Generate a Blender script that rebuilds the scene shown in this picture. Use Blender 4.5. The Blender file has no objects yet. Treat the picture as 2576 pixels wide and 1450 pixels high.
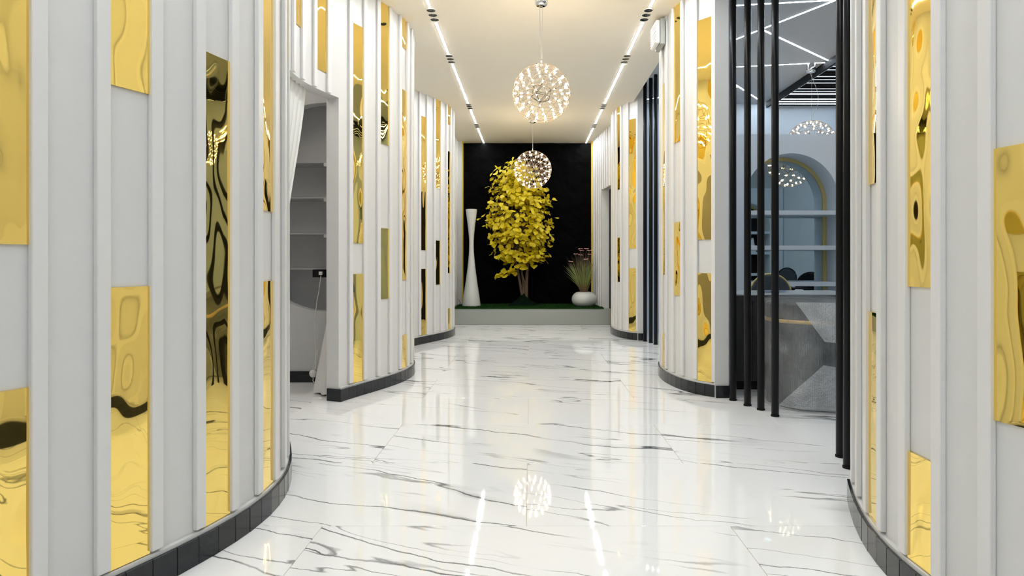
import bpy, bmesh, math, random
from mathutils import Vector, Matrix, noise as mnoise

random.seed(7)
PI = math.pi
sc = bpy.context.scene
COL = sc.collection

# ------------------------------------------------------------------ camera, world, exposure
cam_d = bpy.data.cameras.new('camera')
cam = bpy.data.objects.new('camera', cam_d)
COL.objects.link(cam)
cam.location = (0, 0, 1.04)
cam.rotation_euler = (PI / 2, 0, 0)
cam_d.sensor_width = 36.0
cam_d.lens = 36.0 * 1650 / 2576
cam_d.shift_x = (1288 - 1335) / 2576
cam_d.shift_y = (657 - 725) / 2576
cam_d.clip_start = 0.05
sc.camera = cam

w = bpy.data.worlds.new('world')
sc.world = w
w.use_nodes = True
w.node_tree.nodes['Background'].inputs[0].default_value = (0.8, 0.88, 1, 1)
w.node_tree.nodes['Background'].inputs[1].default_value = 0.25

sc.view_settings.view_transform = 'Standard'
sc.view_settings.look = 'None'
sc.view_settings.gamma = 1.0
sc.view_settings.use_curve_mapping = False
sc.view_settings.exposure = 0.0
sc.cycles.max_bounces = 12
sc.cycles.diffuse_bounces = 7
sc.cycles.glossy_bounces = 6
sc.cycles.transparent_max_bounces = 16
sc.cycles.sample_clamp_indirect = 6.0
sc.cycles.caustics_reflective = True

LED_STRENGTH = 140.0      # the long light lines of the corridor ceiling
ROOM_LED_STRENGTH = 46.0  # the zigzag light lines of the side room
BULB_STRENGTH = 84.0     # the small bulbs of the globe chandeliers

# ------------------------------------------------------------------ materials
def new_mat(name):
    m = bpy.data.materials.new(name)
    m.use_nodes = True
    nt = m.node_tree
    return m, nt, nt.nodes['Principled BSDF']

def simple(name, col, rough=0.5, metal=0.0, bump=0.0, bscale=20.0, spec=0.5, coat=0.0, var=0.0):
    m, nt, b = new_mat(name)
    b.inputs['Base Color'].default_value = (*col, 1)
    b.inputs['Roughness'].default_value = rough
    b.inputs['Metallic'].default_value = metal
    b.inputs['Specular IOR Level'].default_value = spec
    b.inputs['Coat Weight'].default_value = coat
    if bump or var:
        tc = nt.nodes.new('ShaderNodeTexCoord')
        n = nt.nodes.new('ShaderNodeTexNoise')
        n.inputs['Scale'].default_value = bscale
        n.inputs['Detail'].default_value = 4
        nt.links.new(tc.outputs['Object'], n.inputs['Vector'])
        if bump:
            bp = nt.nodes.new('ShaderNodeBump')
            bp.inputs['Strength'].default_value = 1.0
            bp.inputs['Distance'].default_value = bump
            nt.links.new(n.outputs['Fac'], bp.inputs['Height'])
            nt.links.new(bp.outputs['Normal'], b.inputs['Normal'])
        if var:
            mx = nt.nodes.new('ShaderNodeMix')
            mx.data_type = 'RGBA'
            mx.inputs[6].default_value = (*[c * (1 - var) for c in col], 1)
            mx.inputs[7].default_value = (*[min(1, c * (1 + var)) for c in col], 1)
            nt.links.new(n.outputs['Fac'], mx.inputs[0])
            nt.links.new(mx.outputs[2], b.inputs['Base Color'])
    return m

def emit(name, col, strength, base=(0.8, 0.8, 0.8)):
    m, nt, b = new_mat(name)
    b.inputs['Base Color'].default_value = (*base, 1)
    b.inputs['Emission Color'].default_value = (*col, 1)
    b.inputs['Emission Strength'].default_value = strength
    return m

M = {}
M['white'] = simple('white_paint', (0.66, 0.655, 0.645), 0.38, bump=0.0015, bscale=9, var=0.02)
M['batten'] = simple('white_batten_paint', (0.71, 0.70, 0.69), 0.34, bump=0.001, bscale=14)
M['ceiling'] = simple('ceiling_paint', (0.85, 0.80, 0.70), 0.6)
M['room'] = simple('room_paint', (0.60, 0.66, 0.73), 0.55)
M['roomceil'] = simple('room_ceiling_paint', (0.41, 0.44, 0.47), 0.6)
M['mirror'] = simple('smoked_mirror', (0.50, 0.60, 0.64), 0.015, 1.0)
M['leftroom'] = simple('left_room_paint', (0.58, 0.58, 0.58), 0.55)
M['shelfgrey'] = simple('grey_glass_shelf', (0.40, 0.41, 0.42), 0.15)
M['graypaint'] = simple('grey_plinth_paint', (0.32, 0.335, 0.31), 0.45, bump=0.001, bscale=8)
M['basetile'] = simple('dark_glazed_tile', (0.014, 0.016, 0.019), 0.16, var=0.35, bscale=25, spec=0.35)
M['grout'] = simple('grout', (0.60, 0.52, 0.40), 0.8)
M['black'] = simple('black_powder_coat', (0.0045, 0.0045, 0.005), 0.30, spec=0.16)
M['blackmatte'] = simple('black_matte', (0.007, 0.007, 0.008), 0.7, spec=0.2)
M['chrome'] = simple('chrome', (0.75, 0.75, 0.76), 0.06, 1.0)
M['wire'] = simple('bronze_wire', (0.26, 0.20, 0.15), 0.38, 1.0)
M['darkrod'] = simple('dark_steel_rod', (0.05, 0.05, 0.05), 0.35, 0.8)
M['cable'] = simple('clear_cable', (0.45, 0.43, 0.40), 0.35)
M['goldtrim'] = simple('gold_trim', (0.85, 0.60, 0.10), 0.22, 1.0)
M['goldpaint'] = simple('pale_gold_trim', (0.62, 0.50, 0.20), 0.4, 0.3)
M['led'] = emit('led_diffuser', (0.90, 0.955, 1.0), LED_STRENGTH)
M['roomled'] = emit('room_led_diffuser', (0.76, 0.88, 1.0), ROOM_LED_STRENGTH)
M['roomled_dim'] = emit('thin_led_diffuser', (0.80, 0.92, 1.0), 0.7)
M['roomled_mid'] = emit('bright_led_diffuser', (0.74, 0.88, 1.0), 13.0)
M['roombulb'] = emit('dim_warm_bulb', (1.0, 0.76, 0.46), 30.0)
M['bulb'] = emit('warm_bulb', (1.0, 0.81, 0.54), BULB_STRENGTH)
M['lampwhite'] = simple('white_ceramic', (0.64, 0.65, 0.63), 0.35)
M['plastic'] = simple('white_plastic', (0.82, 0.82, 0.80), 0.3)
M['curtain'] = simple('white_curtain', (0.74, 0.73, 0.71), 0.85)
M['bark'] = simple('brown_bark', (0.10, 0.062, 0.036), 0.8, bump=0.01, bscale=40, var=0.4)
M['grassmat'] = simple('artificial_turf', (0.010, 0.048, 0.006), 0.9, bump=0.01, bscale=160, var=0.5, spec=0.12)
M['moundgreen'] = simple('dark_green_cloth', (0.002, 0.008, 0.003), 0.95, bump=0.01, bscale=30, var=0.4, spec=0.08)
M['flower'] = simple('dried_pink_flower', (0.80, 0.45, 0.42), 0.8)
M['stem'] = simple('brown_flower_stem', (0.11, 0.07, 0.045), 0.8)
M['desktop'] = simple('pale_stone_top', (0.50, 0.54, 0.56), 0.25)
M['navy'] = simple('navy_cloth', (0.010, 0.014, 0.030), 0.8)
M['chairgrey'] = simple('grey_upholstery', (0.055, 0.065, 0.075), 0.8)
M['tub'] = simple('charcoal_ribbed_board', (0.016, 0.018, 0.022), 0.5)
M['amber'] = simple('gold_band', (0.62, 0.40, 0.12), 0.3, 0.6)
M['bluefilm'] = simple('blue_film', (0.02, 0.10, 0.28), 0.3)
M['sheet'] = simple('white_plastic_sheet', (0.75, 0.78, 0.80), 0.35)

def leaf_mat(name, c1, c2):
    m, nt, b = new_mat(name)
    oi = nt.nodes.new('ShaderNodeObjectInfo')
    tc = nt.nodes.new('ShaderNodeNewGeometry')
    n = nt.nodes.new('ShaderNodeTexNoise'); n.inputs['Scale'].default_value = 9
    nt.links.new(tc.outputs['Position'], n.inputs['Vector'])
    mx = nt.nodes.new('ShaderNodeMix'); mx.data_type = 'RGBA'
    mx.inputs[6].default_value = (*c1, 1); mx.inputs[7].default_value = (*c2, 1)
    nt.links.new(n.outputs['Fac'], mx.inputs[0])
    nt.links.new(mx.outputs[2], b.inputs['Base Color'])
    b.inputs['Roughness'].default_value = 0.6
    tr = nt.nodes.new('ShaderNodeBsdfTranslucent')
    nt.links.new(mx.outputs[2], tr.inputs['Color'])
    ms = nt.nodes.new('ShaderNodeMixShader'); ms.inputs[0].default_value = 0.25
    nt.links.new(b.outputs[0], ms.inputs[1]); nt.links.new(tr.outputs[0], ms.inputs[2])
    nt.links.new(ms.outputs[0], nt.nodes['Material Output'].inputs[0])
    return m
M['leaf'] = leaf_mat('yellow_leaf', (0.56, 0.43, 0.005), (0.82, 0.68, 0.012))

def blade_mat():
    m, nt, b = new_mat('grass_blade')
    tc = nt.nodes.new('ShaderNodeTexCoord')
    sx = nt.nodes.new('ShaderNodeSeparateXYZ')
    nt.links.new(tc.outputs['Object'], sx.inputs[0])
    r = nt.nodes.new('ShaderNodeValToRGB')
    e = r.color_ramp.elements
    e[0].position = 0.0; e[0].color = (0.15, 0.07, 0.05, 1)
    e[1].position = 1.0; e[1].color = (0.28, 0.24, 0.13, 1)
    for p, c in ((0.16, (0.18, 0.12, 0.05, 1)), (0.32, (0.24, 0.29, 0.08, 1)), (0.62, (0.28, 0.32, 0.11, 1))):
        k = e.new(p); k.color = c
    mr = nt.nodes.new('ShaderNodeMapRange')
    mr.inputs[1].default_value = 0.20; mr.inputs[2].default_value = 0.90
    nt.links.new(sx.outputs['Z'], mr.inputs[0])
    nt.links.new(mr.outputs[0], r.inputs[0])
    nt.links.new(r.outputs[0], b.inputs['Base Color'])
    b.inputs['Roughness'].default_value = 0.7
    return m
M['blade'] = blade_mat()

def gold_mirror():
    m, nt, b = new_mat('gold_mirror')
    b.inputs['Base Color'].default_value = (1.0, 0.74, 0.21, 1)
    b.inputs['Metallic'].default_value = 1.0
    b.inputs['Roughness'].default_value = 0.02
    g = nt.nodes.new('ShaderNodeNewGeometry')
    mp = nt.nodes.new('ShaderNodeMapping'); mp.vector_type = 'POINT'
    mp.inputs['Scale'].default_value = (1, 1, 0.62)
    nt.links.new(g.outputs['Position'], mp.inputs['Vector'])
    n = nt.nodes.new('ShaderNodeTexNoise'); n.inputs['Scale'].default_value = 4.6
    n.inputs['Detail'].default_value = 1.0; n.inputs['Roughness'].default_value = 0.35
    nt.links.new(mp.outputs[0], n.inputs['Vector'])
    bp = nt.nodes.new('ShaderNodeBump')
    bp.inputs['Distance'].default_value = 0.0115
    bp.inputs['Strength'].default_value = 1.0
    nt.links.new(n.outputs['Fac'], bp.inputs['Height'])
    nt.links.new(bp.outputs['Normal'], b.inputs['Normal'])
    return m
M['gold'] = gold_mirror()

def marble():
    m, nt, b = new_mat('white_marble_tile')
    N, L = nt.nodes.new, nt.links.new
    g = N('ShaderNodeNewGeometry')
    oi = N('ShaderNodeObjectInfo')
    off = N('ShaderNodeVectorMath'); off.operation = 'SCALE'
    off.inputs[0].default_value = (37.0, 23.0, 11.0)
    L(oi.outputs['Random'], off.inputs['Scale'])
    add = N('ShaderNodeVectorMath'); add.operation = 'ADD'
    L(g.outputs['Position'], add.inputs[0]); L(off.outputs[0], add.inputs[1])
    rot = N('ShaderNodeMapping'); rot.inputs['Rotation'].default_value = (0, 0, math.radians(20))
    L(add.outputs[0], rot.inputs['Vector'])
    # warp
    def warp(src, scale, detail, amp):
        wn = N('ShaderNodeTexNoise'); wn.inputs['Scale'].default_value = scale; wn.inputs['Detail'].default_value = detail
        wn.inputs['Roughness'].default_value = 0.55
        L(src, wn.inputs['Vector'])
        ws = N('ShaderNodeVectorMath'); ws.operation = 'SCALE'; ws.inputs['Scale'].default_value = amp
        L(wn.outputs['Color'], ws.inputs[0])
        wa = N('ShaderNodeVectorMath'); wa.operation = 'ADD'
        L(src, wa.inputs[0]); L(ws.outputs[0], wa.inputs[1])
        return wa.outputs[0]
    wout = warp(warp(rot.outputs[0], 0.9, 2, 0.24), 6.0, 5, 0.055)
    def veins(sx, sy, seed, width, mscale, mlo, mhi):
        mp = N('ShaderNodeMapping'); mp.inputs['Scale'].default_value = (sx, sy, 1)
        mp.inputs['Location'].default_value = (seed, seed * 1.7, seed)
        L(wout, mp.inputs['Vector'])
        n = N('ShaderNodeTexNoise'); n.inputs['Scale'].default_value = 1.0; n.inputs['Detail'].default_value = 3
        n.inputs['Roughness'].default_value = 0.5
        L(mp.outputs[0], n.inputs['Vector'])
        s = N('ShaderNodeMath'); s.operation = 'SUBTRACT'; s.inputs[1].default_value = 0.5
        L(n.outputs['Fac'], s.inputs[0])
        a = N('ShaderNodeMath'); a.operation = 'ABSOLUTE'; L(s.outputs[0], a.inputs[0])
        mr = N('ShaderNodeMapRange'); mr.interpolation_type = 'SMOOTHSTEP'
        mr.inputs[1].default_value = 0.0; mr.inputs[2].default_value = width
        mr.inputs[3].default_value = 1.0; mr.inputs[4].default_value = 0.0
        L(a.outputs[0], mr.inputs[0])
        k = N('ShaderNodeTexNoise'); k.inputs['Scale'].default_value = mscale; k.inputs['Detail'].default_value = 2
        k2 = N('ShaderNodeMapping'); k2.inputs['Location'].default_value = (seed * 3.1, 4, 1)
        L(rot.outputs[0], k2.inputs['Vector']); L(k2.outputs[0], k.inputs['Vector'])
        km = N('ShaderNodeMapRange'); km.interpolation_type = 'SMOOTHSTEP'
        km.inputs[1].default_value = mlo; km.inputs[2].default_value = mhi
        L(k.outputs['Fac'], km.inputs[0])
        p = N('ShaderNodeMath'); p.operation = 'MULTIPLY'
        L(mr.outputs[0], p.inputs[0]); L(km.outputs[0], p.inputs[1])
        return p.outputs[0]
    v1 = veins(0.22, 2.3, 2.0, 0.0095, 1.0, 0.36, 0.53)
    v2 = veins(0.36, 4.0, 9.0, 0.0085, 1.6, 0.42, 0.57)
    v3 = veins(0.22, 2.3, 2.0, 0.034, 1.9, 0.54, 0.72)
    mx = N('ShaderNodeMath'); mx.operation = 'MAXIMUM'
    L(v1, mx.inputs[0])
    v2s = N('ShaderNodeMath'); v2s.operation = 'MULTIPLY'; v2s.inputs[1].default_value = 0.75
    L(v2, v2s.inputs[0]); L(v2s.outputs[0], mx.inputs[1])
    v3s = N('ShaderNodeMath'); v3s.operation = 'MULTIPLY'; v3s.inputs[1].default_value = 0.28
    L(v3, v3s.inputs[0])
    ad = N('ShaderNodeMath'); ad.operation = 'MAXIMUM'
    L(mx.outputs[0], ad.inputs[0]); L(v3s.outputs[0], ad.inputs[1])
    mix = N('ShaderNodeMix'); mix.data_type = 'RGBA'
    mix.inputs[6].default_value = (0.90, 0.90, 0.90, 1)
    mix.inputs[7].default_value = (0.10, 0.105, 0.115, 1)
    L(ad.outputs[0], mix.inputs[0])
    L(mix.outputs[2], b.inputs['Base Color'])
    b.inputs['Roughness'].default_value = 0.035
    b.inputs['IOR'].default_value = 1.64
    wv = N('ShaderNodeTexNoise'); wv.inputs['Scale'].default_value = 3.0; wv.inputs['Detail'].default_value = 1
    L(g.outputs['Position'], wv.inputs['Vector'])
    bp = N('ShaderNodeBump'); bp.inputs['Distance'].default_value = 0.0005
    L(wv.outputs['Fac'], bp.inputs['Height']); L(bp.outputs['Normal'], b.inputs['Normal'])
    return m
M['marble'] = marble()

def stone_black():
    m, nt, b = new_mat('black_rough_stone')
    b.inputs['Base Color'].default_value = (0.0010, 0.0010, 0.0011, 1)
    b.inputs['Roughness'].default_value = 0.75
    b.inputs['Specular IOR Level'].default_value = 0.04
    tc = nt.nodes.new('ShaderNodeTexCoord')
    n = nt.nodes.new('ShaderNodeTexNoise'); n.inputs['Scale'].default_value = 5; n.inputs['Detail'].default_value = 6
    nt.links.new(tc.outputs['Object'], n.inputs['Vector'])
    bp = nt.nodes.new('ShaderNodeBump'); bp.inputs['Distance'].default_value = 0.05
    nt.links.new(n.outputs['Fac'], bp.inputs['Height']); nt.links.new(bp.outputs['Normal'], b.inputs['Normal'])
    return m
M['blackstone'] = stone_black()

def wood_dark():
    m, nt, b = new_mat('dark_wood_grain')
    tc = nt.nodes.new('ShaderNodeTexCoord')
    mp = nt.nodes.new('ShaderNodeMapping'); mp.inputs['Scale'].default_value = (30, 30, 1.2)
    nt.links.new(tc.outputs['Object'], mp.inputs[0])
    n = nt.nodes.new('ShaderNodeTexNoise'); n.inputs['Scale'].default_value = 1.5; n.inputs['Detail'].default_value = 5
    nt.links.new(mp.outputs[0], n.inputs['Vector'])
    mx = nt.nodes.new('ShaderNodeMix'); mx.data_type = 'RGBA'
    mx.inputs[6].default_value = (0.018, 0.018, 0.020, 1); mx.inputs[7].default_value = (0.075, 0.072, 0.072, 1)
    nt.links.new(n.outputs['Fac'], mx.inputs[0]); nt.links.new(mx.outputs[2], b.inputs['Base Color'])
    b.inputs['Roughness'].default_value = 0.45
    return m
M['darkwood'] = wood_dark()

def bubble(name, lo, hi):
    m, nt, b = new_mat(name)
    N, L = nt.nodes.new, nt.links.new
    tc = N('ShaderNodeTexCoord')
    v = N('ShaderNodeTexVoronoi'); v.inputs['Scale'].default_value = 85
    L(tc.outputs['Object'], v.inputs['Vector'])
    n = N('ShaderNodeTexNoise'); n.inputs['Scale'].default_value = 6; n.inputs['Detail'].default_value = 5
    L(tc.outputs['Object'], n.inputs['Vector'])
    ad = N('ShaderNodeMath'); ad.operation = 'MULTIPLY_ADD'; ad.inputs[1].default_value = 4.0
    L(n.outputs['Fac'], ad.inputs[0]); L(v.outputs['Distance'], ad.inputs[2])
    bp = N('ShaderNodeBump'); bp.inputs['Distance'].default_value = 0.009
    L(ad.outputs[0], bp.inputs['Height']); L(bp.outputs['Normal'], b.inputs['Normal'])
    b.inputs['Base Color'].default_value = (0.75, 0.78, 0.80, 1)
    b.inputs['Roughness'].default_value = 0.14
    mr = N('ShaderNodeMapRange'); mr.inputs[1].default_value = 0.3; mr.inputs[2].default_value = 0.72
    mr.inputs[3].default_value = lo; mr.inputs[4].default_value = hi
    at = N('ShaderNodeSeparateXYZ'); L(tc.outputs['Object'], at.inputs[0])
    an_ = N('ShaderNodeMath'); an_.operation = 'ARCTAN2'; L(at.outputs['Y'], an_.inputs[0]); L(at.outputs['X'], an_.inputs[1])
    fr = N('ShaderNodeMath'); fr.operation = 'MULTIPLY'; fr.inputs[1].default_value = 210.0; L(an_.outputs[0], fr.inputs[0])
    sn = N('ShaderNodeMath'); sn.operation = 'SINE'; L(fr.outputs[0], sn.inputs[0])
    mrs = N('ShaderNodeMath'); mrs.operation = 'MULTIPLY_ADD'; mrs.inputs[1].default_value = 0.035; L(sn.outputs[0], mrs.inputs[0])
    L(n.outputs['Fac'], mr.inputs[0]); L(mr.outputs[0], mrs.inputs[2]); L(mrs.outputs[0], b.inputs['Alpha'])
    return m
M['bubble'] = bubble('bubble_wrap', 0.10, 0.34)
M['bubble2'] = bubble('bubble_wrap_folded', 0.34, 0.70)

# ------------------------------------------------------------------ mesh helpers
class MB:
    def __init__(s):
        s.v, s.f, s.smooth = [], [], []
    def add(s, verts, faces, smooth=False):
        o = len(s.v)
        s.v += [tuple(p) for p in verts]
        s.f += [tuple(i + o for i in f) for f in faces]
        s.smooth += [smooth] * len(faces)
        return s
    def box(s, x0, x1, y0, y1, z0, z1):
        vs = [(x0, y0, z0), (x1, y0, z0), (x1, y1, z0), (x0, y1, z0), (x0, y0, z1), (x1, y0, z1), (x1, y1, z1), (x0, y1, z1)]
        return s.add(vs, [(0, 3, 2, 1), (4, 5, 6, 7), (0, 1, 5, 4), (1, 2, 6, 5), (2, 3, 7, 6), (3, 0, 4, 7)])
    def tube(s, pts, r, seg=6, cap=True, smooth=True):
        pts = [Vector(p) for p in pts]
        rs = r if isinstance(r, (list, tuple)) else [r] * len(pts)
        rings = []
        up = Vector((0, 0, 1))
        for i, p in enumerate(pts):
            t = (pts[min(i + 1, len(pts) - 1)] - pts[max(i - 1, 0)]).normalized()
            ref = up if abs(t.dot(up)) < 0.9 else Vector((1, 0, 0))
            a = t.cross(ref).normalized(); b = t.cross(a).normalized()
            rings.append([p + (a * math.cos(2 * PI * k / seg) + b * math.sin(2 * PI * k / seg)) * rs[i] for k in range(seg)])
        vs = [q for rg in rings for q in rg]
        fs = []
        for i in range(len(pts) - 1):
            for k in range(seg):
                k2 = (k + 1) % seg
                fs.append((i * seg + k, i * seg + k2, (i + 1) * seg + k2, (i + 1) * seg + k))
        s.add(vs, fs, smooth)
        if cap:
            s.add(rings[0], [tuple(range(seg - 1, -1, -1))]); s.add(rings[-1], [tuple(range(seg))])
        return s
    def lathe(s, prof, seg=32, c=(0, 0, 0), smooth=True):
        vs, fs = [], []
        for r, z in prof:
            for k in range(seg):
                a = 2 * PI * k / seg
                vs.append((c[0] + r * math.cos(a), c[1] + r * math.sin(a), c[2] + z))
        for i in range(len(prof) - 1):
            for k in range(seg):
                k2 = (k + 1) % seg
                fs.append((i * seg + k, i * seg + k2, (i + 1) * seg + k2, (i + 1) * seg + k))
        s.add(vs, fs, smooth)
        return s
    def mesh(s, name, mat):
        me = bpy.data.meshes.new(name)
        me.from_pydata(s.v, [], s.f)
        me.polygons.foreach_set('use_smooth', s.smooth)
        me.materials.append(mat)
        me.update()
        return me
    def build(s, name, mat, parent=None, loc=(0, 0, 0), rotz=0):
        return link(name, s.mesh(name, mat), parent, loc, rotz)

def link(name, me, parent=None, loc=(0, 0, 0), rotz=0):
    o = bpy.data.objects.new(name, me)
    COL.objects.link(o)
    o.location = loc
    o.rotation_euler = (0, 0, rotz)
    if parent:
        o.parent = parent
    return o

def tag(o, label, cat, group=None, kind=None):
    o['label'] = label; o['category'] = cat
    if group: o['group'] = group
    if kind: o['kind'] = kind
    return o

def thing(name, label, cat, loc=(0, 0, 0), rotz=0, group=None):
    return tag(link(name, None, None, loc, rotz), label, cat, group)

def bevel(o, wdt, seg=2):
    md = o.modifiers.new('bevel', 'BEVEL'); md.width = wdt; md.segments = seg
    md.limit_method = 'ANGLE'
    return o

def box_mesh(name, mat, x, y, z, bev=0.0, seg=2):
    """box centred in x,y with its base at z=0, optionally with bevelled edges baked in"""
    bm = bmesh.new()
    bmesh.ops.create_cube(bm, size=1)
    for v in bm.verts:
        v.co = Vector((v.co.x * x, v.co.y * y, (v.co.z + .5) * z))
    if bev:
        bmesh.ops.bevel(bm, geom=bm.edges[:], offset=bev, segments=seg, affect='EDGES', profile=0.5)
    me = bpy.data.meshes.new(name)
    bm.to_mesh(me); bm.free()
    me.materials.append(mat)
    return me

# ------------------------------------------------------------------ plan of the waving walls
CEIL = 3.15       # corridor ceiling
RCEIL = 3.36      # side room ceiling
PITCH = 0.176

def left_x(y):
    return -1.288 + 0.22 * math.cos(2 * PI * (y - 2.68) / 3.25)

def right_a(y):
    return 1.42 - 0.25 * math.cos(2 * PI * (y - 2.0) / 3.8)

def catmull(pts, n=14):
    out = []
    P = [(2 * pts[0][0] - pts[1][0], 2 * pts[0][1] - pts[1][1])] + pts + [(2 * pts[-1][0] - pts[-2][0], 2 * pts[-1][1] - pts[-2][1])]
    for i in range(1, len(P) - 2):
        for k in range(n):
            t = k / n
            q = []
            for d in (0, 1):
                a, b, c, e = P[i - 1][d], P[i][d], P[i + 1][d], P[i + 2][d]
                q.append(0.5 * (2 * b + (c - a) * t + (2 * a - 5 * b + 4 * c - e) * t * t + (3 * b - a - 3 * c + e) * t ** 3))
            out.append(tuple(q))
    out.append(pts[-1])
    return out

class Path:
    def __init__(s, pts, side):
        s.p = [Vector((a, b)) for a, b in pts]
        s.side = side
        s.s = [0.0]
        for i in range(1, len(s.p)):
            s.s.append(s.s[-1] + (s.p[i] - s.p[i - 1]).length)
        s.len = s.s[-1]
    def at(s, d):
        """position and normal (towards the corridor) at arc length d"""
        d = max(0, min(s.len, d))
        i = 0
        lo, hi = 0, len(s.s) - 2
        while lo < hi:
            m = (lo + hi + 1) // 2
            if s.s[m] <= d: lo = m
            else: hi = m - 1
        i = lo
        t = (d - s.s[i]) / max(1e-9, s.s[i + 1] - s.s[i])
        p = s.p[i].lerp(s.p[i + 1], t)
        a = s.p[max(0, i - 1)]; b = s.p[min(len(s.p) - 1, i + 2)]
        tg = (b - a).normalized()
        n = Vector((tg.y, -tg.x)) if s.side < 0 else Vector((-tg.y, tg.x))
        return p, n
    def s_of_y(s, y):
        for i in range(1, len(s.p)):
            if s.p[i].y >= y:
                t = (y - s.p[i - 1].y) / max(1e-9, s.p[i].y - s.p[i - 1].y)
                return s.s[i - 1] + t * (s.s[i] - s.s[i - 1])
        return s.len

def sweep(path, prof, closed=True, step=0.04, s0=None, s1=None):
    s0 = 0 if s0 is None else s0; s1 = path.len if s1 is None else s1
    n = max(2, int((s1 - s0) / step) + 1)
    mb = MB(); vs = []; k = len(prof)
    for i in range(n):
        p, nn = path.at(s0 + (s1 - s0) * i / (n - 1))
        for o, z in prof:
            vs.append((p.x + nn.x * o, p.y + nn.y * o, z))
    fs = []
    for i in range(n - 1):
        for j in range(k if closed else k - 1):
            j2 = (j + 1) % k
            q = (i * k + j, (i + 1) * k + j, (i + 1) * k + j2, i * k + j2)
            fs.append(q if path.side < 0 else q[::-1])
    if closed:
        a = tuple(range(k)); b = tuple((n - 1) * k + j for j in range(k))
        fs.append(a if path.side < 0 else a[::-1]); fs.append(b[::-1] if path.side < 0 else b)
    mb.add(vs, fs)
    return mb

_batten_cache = {}
def batten_mesh(h):
    key = round(h, 3)
    if key not in _batten_cache:
        _batten_cache[key] = box_mesh('batten', M['batten'], 0.042, 0.020, h, 0.0025, 1)
    return _batten_cache[key]

_tile_mesh = box_mesh('tile', M['basetile'], 0.0885, 0.012, 0.092, 0.001, 1)
_tile_end = box_mesh('tile', M['basetile'], 0.074, 0.012, 0.092, 0.001, 1)

def orient(n):
    """rotation about z that turns local +y to the normal n"""
    return math.atan2(-n.x, n.y)

def fluted_wall(name, label, path, top, y_ref, gold, zlow=0.0, thick=0.10, base=True, bat_lo=0.113, ymin=None, ymax=None, skip_gold_top=None):
    """a waving wall: shell, vertical battens, gold mirror strips between them (bay k lies between batten k and k+1)"""
    lo = 0.104 if base else zlow
    if base:
        prof = [(-0.008, 0), (-0.008, lo), (-0.024, lo), (-0.024, top), (-0.024 - thick, top), (-0.024 - thick, 0)]
    else:
        prof = [(-0.024, zlow), (-0.024, top), (-0.024 - thick, top), (-0.024 - thick, zlow)]
    wl = sweep(path, prof).build(name, M['white'])
    tag(wl, label, 'wall', kind='structure')
    sref = path.s_of_y(y_ref)
    k0 = -int((sref - 0.02) / PITCH); k1 = int((path.len - 0.02 - sref) / PITCH)
    zb = bat_lo if base else zlow + 0.002
    for k in range(k0, k1 + 1):
        p, n = path.at(sref + k * PITCH)
        q = p - n * 0.014
        link('batten', batten_mesh(top - zb), wl, (q.x, q.y, zb), orient(n))
    for k in range(k0, k1):
        spans = gold(k) if callable(gold) else gold.get(k)
        if not spans:
            continue
        a, na = path.at(sref + k * PITCH); b, nb = path.at(sref + (k + 1) * PITCH)
        n = (na + nb).normalized()
        c = (a + b) / 2
        mid, nm = path.at(sref + (k + .5) * PITCH)
        off = -0.0235 + 0.004
        q = mid + nm * off
        wdt = (b - a).length - 0.0395
        for z0, z1 in spans:
            z0 = max(z0, zb - 0.006); z1 = min(z1, top - 0.002)
            if z1 - z0 < 0.02: continue
            link('gold_panel', box_mesh('gold_panel', M['gold'], wdt, 0.006, z1 - z0), wl, (q.x, q.y, z0), orient(nm))
    return wl

def base_tiles(name, label, path, s0=None, s1=None, end=None):
    root = thing(name, label, 'baseboard')
    root['kind'] = 'structure'
    s0 = 0.0 if s0 is None else s0; s1 = path.len if s1 is None else s1
    n = int((s1 - s0) / 0.09)
    for i in range(n):
        p, nn = path.at(s0 + (i + .5) * 0.09)
        q = p - nn * 0.002
        link('tile', _tile_mesh, root, (q.x, q.y, 0), orient(nn) + random.uniform(-.01, .01))
    return root

# ------------------------------------------------------------------ floor
floor = MB().box(-4.2, 7.2, -3.2, 12.0, -0.15, -0.004).build('floor', M['grout'])
tag(floor, 'floor of polished white marble slabs with grey veins', 'floor', kind='structure')
TX, TY = 1.6, 0.8
tile_me = box_mesh('floor_tile', M['marble'], TX - 0.0025, TY - 0.0025, 0.008, 0.0008, 1)
row = 0
for r in range(-7, 12):
    y0 = 2.573 + r * TY
    shift = -0.017 if r % 2 == 0 else 0.783
    for c in range(-3, 5):
        x0 = shift + c * TX
        if x0 + TX < -4.2 or x0 > 6.0: continue
        if x0 > 4.0 and (y0 < 4 or y0 > 9.7): continue
        if y0 + TY < -3.0: continue
        link('floor_tile', tile_me, floor, (x0 + TX / 2, y0 + TY / 2, -0.008))

# ------------------------------------------------------------------ ceilings
corr_ceil = MB().box(-4.2, 1.36, -3.2, 12.0, CEIL, CEIL + 0.4).build('ceiling', M['ceiling'])
tag(corr_ceil, 'cream painted flat ceiling over the corridor', 'ceiling', kind='structure')
room_ceil = MB().box(1.36, 7.2, -3.2, 12.0, RCEIL, RCEIL + 0.19).build('ceiling_side_room', M['roomceil'])
tag(room_ceil, 'grey ceiling of side room behind the black poles', 'ceiling', kind='structure')

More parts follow.
